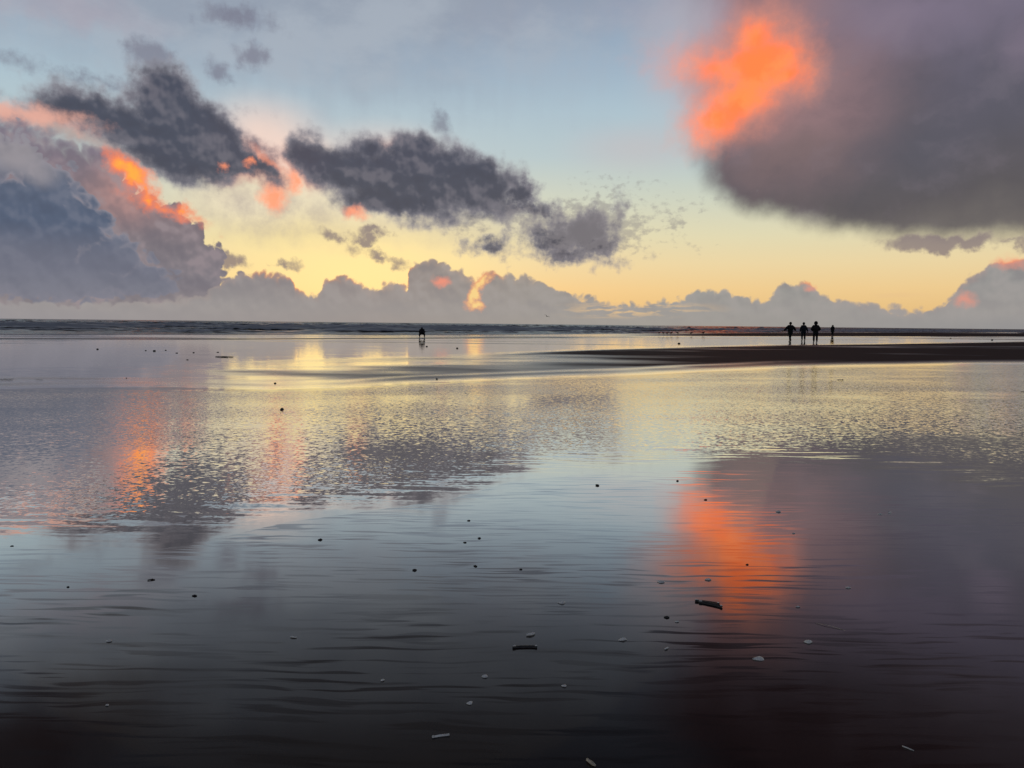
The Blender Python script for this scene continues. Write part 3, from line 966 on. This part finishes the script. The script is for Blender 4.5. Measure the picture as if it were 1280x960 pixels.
# ------------------------------------------------------------------ tide wrack: shells, stones, driftwood
M_shell = simple_mat('pale_shell', (0.90, 0.87, 0.82), 0.4, 0.3, 120, 0.5)
M_shell_d = simple_mat('dark_shell', (0.05, 0.045, 0.042), 0.5, 0.5, 120, 0.4)
M_stone = simple_mat('dark_wet_stone', (0.03, 0.028, 0.027), 0.35, 0.4, 60, 0.5)
M_wood = simple_mat('dark_driftwood', (0.045, 0.034, 0.026), 0.75, 0.5, 60, 0.3)
M_weed = simple_mat('dark_seaweed', (0.022, 0.020, 0.012), 0.4, 0.5, 60, 0.5)
M_straw = simple_mat('pale_straw', (0.62, 0.52, 0.40), 0.7, 0.3, 60, 0.3)


def valve_mesh(L, W, Hh, rib, hinge, seed, nu=18, nv=12):
    """a domed shell half with thickness: outline closed, hollow below"""
    r = random.Random(seed)
    top, bot = [], []
    for j in range(nv + 1):
        f = j / nv
        for i in range(nu):
            t = 2 * math.pi * i / nu
            ox = L / 2 * math.cos(t) * f
            wob = 1 + 0.13 * math.sin(2 * t + seed) + 0.09 * math.sin(3 * t + 2.3 * seed)
            ox *= wob
            oy = W / 2 * math.sin(t) * f * (1 + 0.25 * math.cos(t)) * wob
            z = Hh * (1 - f ** 2.2) * (1 + hinge * math.cos(t) * (1 - f)) + rib * math.sin(nu * 1.0 * t + 0) * f * Hh * 0.0
            z += Hh * 0.05 * math.sin(f * 22) * f + r.uniform(-1, 1) * Hh * 0.02
            top.append((ox, oy, z + 0.0015))
            bot.append((ox * 0.96, oy * 0.96, z * 0.86))
    V = top + bot
    n0 = len(top)
    F = []
    for j in range(nv):
        for i in range(nu):
            a, b = j * nu + i, j * nu + (i + 1) % nu
            c, d2 = a + nu, b + nu
            F.append((a, c, d2, b))
            F.append((n0 + a, n0 + b, n0 + d2, n0 + c))
    for i in range(nu):
        a, b = nv * nu + i, nv * nu + (i + 1) % nu
        F.append((a, n0 + a, n0 + b, b))
    return V, F


def scale_px(p):
    v = Vector(p) - Vector((0, 0, CAM_H))
    return v.dot(fw) / FPX


def place(o, px, py, rot, lift=0.0):
    p = stand(px, py)
    o.location = p + Vector((0, 0, lift))
    o.rotation_euler = (0, 0, rot)
    return o


def clam(px, py, wpx, label, dark=False, rot=None, group=None, name='clam_shell'):
    p = stand(px, py)
    L = max(0.008, wpx * scale_px(p) * (0.68 if dark else 0.95))
    V, F = valve_mesh(L, L * random.uniform(0.5, 0.75), L * random.uniform(0.16, 0.24), 0.0, 0.3, int(px * 7 + py))
    o = mesh_obj(name, V, F, M_shell_d if dark else M_shell)
    place(o, px, py, random.uniform(-0.5, 0.5) if rot is None else rot, 0.001)
    o.rotation_euler.x = random.uniform(0.0, 0.28)
    return tag(o, label, 'shell', group)


def razor(px, py, wpx, label, rot, pair=False, pale=0.0):
    p = stand(px, py)
    L = wpx * scale_px(p)
    root = bpy.data.objects.new('razor_shell', None)
    COL.objects.link(root)
    place(root, px, py, rot)
    for k in range(2 if pair else 1):
        W, nu, nv = L * 0.16, 10, 22
        V, F = [], []
        for s_, off_ in ((1.0, 0.0), (0.86, -0.0012)):
            for j in range(nv + 1):
                t = j / nv
                bend = 0.05 * L * (1 - (2 * t - 1) ** 2)
                wd = W * (0.92 + 0.08 * math.sin(math.pi * t)) * min(1, 0.5 + 6 * t, 0.5 + 6 * (1 - t))
                for i in range(nu + 1):
                    a = math.pi * i / nu
                    V.append(((t - 0.5) * L, bend + math.cos(a) * wd / 2 * s_, 0.002 + math.sin(a) * W * 0.42 * s_ + off_))
        n0 = (nv + 1) * (nu + 1)
        q = lambda j, i: j * (nu + 1) + i
        for j in range(nv):
            for i in range(nu):
                F.append((q(j, i), q(j + 1, i), q(j + 1, i + 1), q(j, i + 1)))
                F.append((n0 + q(j, i), n0 + q(j, i + 1), n0 + q(j + 1, i + 1), n0 + q(j + 1, i)))
            for i in (0, nu):
                f_ = (q(j, i), n0 + q(j, i), n0 + q(j + 1, i), q(j + 1, i))
                F.append(f_)
        for i in range(nu):
            for j in (0, nv):
                F.append((q(j, i), q(j, i + 1), n0 + q(j, i + 1), n0 + q(j, i)))
        v = mesh_obj('valve', V, F, M_shell if pale else M_shell_d, root)
        if k:
            v.location = (L * 0.16, -W * 1.05, 0.0)
            v.rotation_euler = (0.2, 0, -0.22)
        for j0, j1 in ((0, 3), (nv - 2, nv)):       # worn pale ends
            tip = [Vector(V[q(j, nu // 2)]) + Vector((0, 0, 0.0006)) for j in range(j0, j1 + 1)]
            skinned('pale_end', tip, [(i, i + 1) for i in range(len(tip) - 1)], [(W * 0.30, W * 0.10)] * len(tip), M_shell, v, 1)
    return tag(root, label, 'shell')


def pebble(px, py, wpx, label, hr=0.5, name='pebble', m=None, group=None):
    p = stand(px, py)
    Rr = wpx * scale_px(p) / 2 * 0.82
    bm = bmesh.new()
    bmesh.ops.create_icosphere(bm, subdivisions=3, radius=1)
    sx, sy_ = random.uniform(0, 9), random.uniform(0, 9)
    for v in bm.verts:
        f = 1 + 0.12 * math.sin(2.3 * v.co.x + sx) + 0.10 * math.sin(3.1 * v.co.y + sy_) * math.cos(2.2 * v.co.z + sx) + 0.03 * math.sin(9 * v.co.x + 7 * v.co.z)
        v.co = Vector((v.co.x * Rr * f, v.co.y * Rr * f * 0.85, (v.co.z * hr * f + hr * 0.62) * Rr))
    me = bpy.data.meshes.new(name)
    bm.to_mesh(me)
    bm.free()
    me.polygons.foreach_set('use_smooth', [True] * len(me.polygons))
    me.materials.append(m or M_stone)
    o = bpy.data.objects.new(name, me)
    COL.objects.link(o)
    place(o, px, py, random.uniform(0, 3))
    return tag(o, label, 'stone', group)


def stick(px, py, wpx, label, rot, rad=0.12, name='driftwood', m=None, cat='driftwood', branch=True, bend=0.08):
    p = stand(px, py)
    L = wpx * scale_px(p)
    n_ = 9
    V, Rr, E = [], [], []
    for i in range(n_):
        t = i / (n_ - 1)
        V.append(Vector(((t - 0.5) * L, L * bend * math.sin(3 * t + px), L * rad * 0.5 + L * 0.02 * math.sin(5 * t))))
        Rr.append(L * rad * (0.55 + 0.45 * math.sin(math.pi * (0.15 + 0.8 * t))) * random.uniform(0.8, 1.1) * 0.6)
        if i:
            E.append((i - 1, i))
    if branch:
        V.append(V[5] + Vector((L * 0.10, L * 0.14, L * 0.10)))
        Rr.append(L * rad * 0.25)
        E.append((5, len(V) - 1))
    o = skinned(name, V, E, Rr, m or M_wood, None, 1)
    place(o, px, py, rot)
    return tag(o, label, cat)


def weed(px, py, wpx, label, seed, strands=7):
    r = random.Random(seed)
    p = stand(px, py)
    L = wpx * scale_px(p)
    V, Rr, E = [Vector((0, 0, 0.015))], [L * 0.035], []
    for k in range(strands):
        prev = 0
        a = r.uniform(-0.5, 0.5) + (math.pi if k % 2 else 0)
        q = Vector((0, 0, 0.012))
        for j in range(5):
            a += r.uniform(-0.5, 0.5)
            q = q + Vector((math.cos(a), math.sin(a) * 0.9, 0)) * L * 0.10
            q.z = 0.012 + r.uniform(0, 0.03) * L
            V.append(q.copy()); Rr.append((L * r.uniform(0.018, 0.035), L * 0.012)); E.append((prev, len(V) - 1))
            prev = len(V) - 1
    o = skinned('seaweed', V, E, Rr, M_weed, None, 1)
    place(o, px, py, r.uniform(-0.2, 0.2))
    return tag(o, label, 'seaweed')


# foreground
razor(656, 810, 31, 'dark razor shell with pale ends lying level below the twisted shell', R(4))
stick(663, 793.5, 13, 'small twisted pale and dark shell fragment just above the level razor shell', R(30), 0.22, 'shell_fragment', M_shell, 'shell', True, 0.15)
razor(884, 754, 30, 'open pair of dark razor shell valves crossed by the orange reflection', R(-22), True)
clam(833, 772, 11, 'domed dark shell with pale rim just left below the crossed razor valves', True)
clam(846, 777.5, 5, 'tiny pale shell chip right beside the domed dark shell')
razor(551, 921, 22, 'pale grey razor shell tilted up to the right, nearest the bottom edge at centre', R(16), False, 1)
stick(739, 955, 17, 'pale cream shell end poking up at the very bottom of the beach view', R(-58), 0.26, 'shell_fragment', M_straw, 'shell', False, 0.05)
clam(587, 879.5, 9, 'thick pale shell between the tilted razor shell and the pair of white chips')
clam(606, 846, 9, 'flat pale shell chip up right of the thick pale shell')
clam(478, 851, 6, 'small pale shell chip alone left of centre in the dark foreground')
clam(705, 858, 7, 'small pale shell chip alone below the white chip under the calm centre')
clam(778, 800, 11, 'flat bright shell chip right of the twisted fragment on grey sand')
stick(833, 811, 8, 'slanting pale shell splinter between two flat chips left of the dark-lipped shell', R(42), 0.25, 'shell_fragment', M_shell, 'shell', False, 0.1)
clam(948, 824, 14, 'dark-lipped shell with a pale top below the orange reflection')
clam(1010, 803, 10, 'bright oval shell up right of the dark-lipped shell on brown sand')
clam(1060, 735, 7, 'pale double-bumped shell chip on dark purple sand right of the orange reflection')
clam(997, 759, 6, 'faint grey shell chip between the orange reflection and the pale straw')
stick(1043, 785, 46, 'long thin pale straw lying aslant on the dark sand', R(-38), 0.014, 'reed_straw', M_straw, 'straw', False, 0.02)
clam(702, 754, 9, 'pale flat shell chip on grey sand above the twisted fragment')
clam(826, 728, 9, 'pale shell chip at the left edge of the orange reflection')
clam(885, 725, 8, 'pinkish shell chip lying inside the orange reflection')
clam(934, 706, 6, 'small dark shell near the top of the orange reflection', True)
stick(367, 797, 9, 'small two-toned shell sliver alone on dark grey sand left of centre', R(-8), 0.2, 'shell_fragment', M_shell, 'shell', False, 0.1)
clam(136, 802, 7, 'pale shell chip alone on the dark sand at left')
clam(134, 882, 5, 'tiny pale chip in the darkest lower left sand')
stick(1135, 936, 14, 'pale splinter of shell in the darkest lower right sand', R(-50), 0.12, 'shell_fragment', M_shell, 'shell', False, 0.05)
clam(1100, 643, 6, 'left one of two bright close shell chips on the purple sand at right')
clam(1112, 641, 6, 'right one of two bright close shell chips on the purple sand at right')
clam(973, 640, 7, 'lone bright shell chip on the brown reflection above the orange patch')
clam(992, 667, 4, 'tiny bright chip between the lone bright chip and the orange patch')
# middle distance, wet sand
stick(189, 725.5, 9, 'short dark twig tilted up on pale grey wet sand under the cloud reflection', R(28), 0.16)
clam(243, 745, 9, 'flat dark shell right below the short tilted twig', True)
clam(85, 734, 5, 'small dark shell left of the short tilted twig', True)
clam(518, 713, 9, 'dark flat shell at the end of a ridge in the grey centre sand', True)
clam(400, 675, 8, 'dark shell on bright sand below the pink reflection', True)
clam(594, 708, 8, 'dark oval shell right of the shell at the ridge end', True)
clam(586, 651, 6, 'uppermost of three dark shells clustered on the pale calm sand', True)
clam(599, 673, 6, 'right one of three dark shells clustered on the pale calm sand', True)
clam(581, 678.5, 6, 'lowest of three dark shells clustered on the pale calm sand', True)
clam(651, 712, 6, 'small dark shell alone on grey sand right of the dark oval shell', True)
pebble(746.5, 607, 6, 'dark pebble at the edge where the ripples turn to calm sand')
pebble(847, 601.5, 4, 'tiny dark pebble right of the dark pebble at the ripple edge')
clam(882, 625, 6, 'small dark shell above the orange reflection', True)
clam(15, 683, 6, 'dark shell at the far left where the ripples end', True)
# in the shallow water
stick(781, 527, 14, 'dark driftwood stick lying level in the rippled water at centre', R(4), 0.12)
pebble(352.5, 514, 6.5, 'dark round stone standing in the bright rippled water', 0.95)
weed(473, 547, 11, 'small dark tuft of seaweed in the ripples above the dark cloud reflection', 3)
stick(1051.5, 476, 11, 'dark driftwood stick in the golden ripples near the sandbar', R(2), 0.13)
stick(1279, 491, 8, 'dark stick end at the far right edge of the rippled water', R(6), 0.2)
pebble(662, 508, 3.5, 'tiny dark stone in the pale ripples left of the level stick')
# on the far wet flat
pebble(344, 479.5, 4.5, 'dark stone at the bright yellow edge of the pool')
pebble(546, 474, 3.5, 'small dark stone on the damp sand at the pool edge left of centre')
pebble(193, 439, 5, 'largest dark stone in the scatter on the far wet flat at left')
pebble(182, 438.5, 2.6, 'small stone just left of the largest dark stone on the far flat')
pebble(207, 438, 2.6, 'small stone just right of the largest dark stone on the far flat')
clam(221, 441.5, 5, 'flat dark shell lump left of the strand of weed on the far flat', True)
clam(234, 450, 5, 'flat dark shell lump below the others near the damp grey band', True)
pebble(242, 441, 2.8, 'small dark stone above the strand of weed on the far flat')
weed(281, 446.5, 24, 'long low strand of dark seaweed on the far wet flat at left', 8, 10)
clam(272, 440.5, 5, 'dark shell lump right above the long low strand of seaweed', True)
pebble(122, 436.8, 3.6, 'dark stone alone left of the scatter on the far wet flat')
weed(49, 475, 8, 'dark tuft of weed on the smooth sand at far left', 5)
weed(8, 475, 16, 'low dark streak of weed at the left edge above the ripples', 6)
pebble(158, 473, 2.8, 'small dark stone between the weed tuft and the orange streak')
pebble(106, 489, 3, 'small dark stone at the left beginning of the rippled water')
pebble(848.5, 429.8, 4.5, 'dark stone in the bright channel above the sandbar')
pebble(571.5, 435.6, 3.6, 'dark stone right of the crouching person on the wet flat')
pebble(533.5, 433.4, 3.4, 'dark stone just below the crouching person')
weed(970, 453, 8, 'dark scrap of weed on the pale seam of the sandbar', 9)
pebble(1188, 423.2, 2.6, 'dark stone in the bright channel right of the people')
pebble(1240, 425.2, 3.0, 'dark stone farthest right in the bright channel')

S.view_settings.view_transform = 'Standard'
S.view_settings.look = 'None'
S.view_settings.exposure = 0.0
S.view_settings.gamma = 1.0
S.cycles.max_bounces = 5
S.cycles.sample_clamp_indirect = 6.0
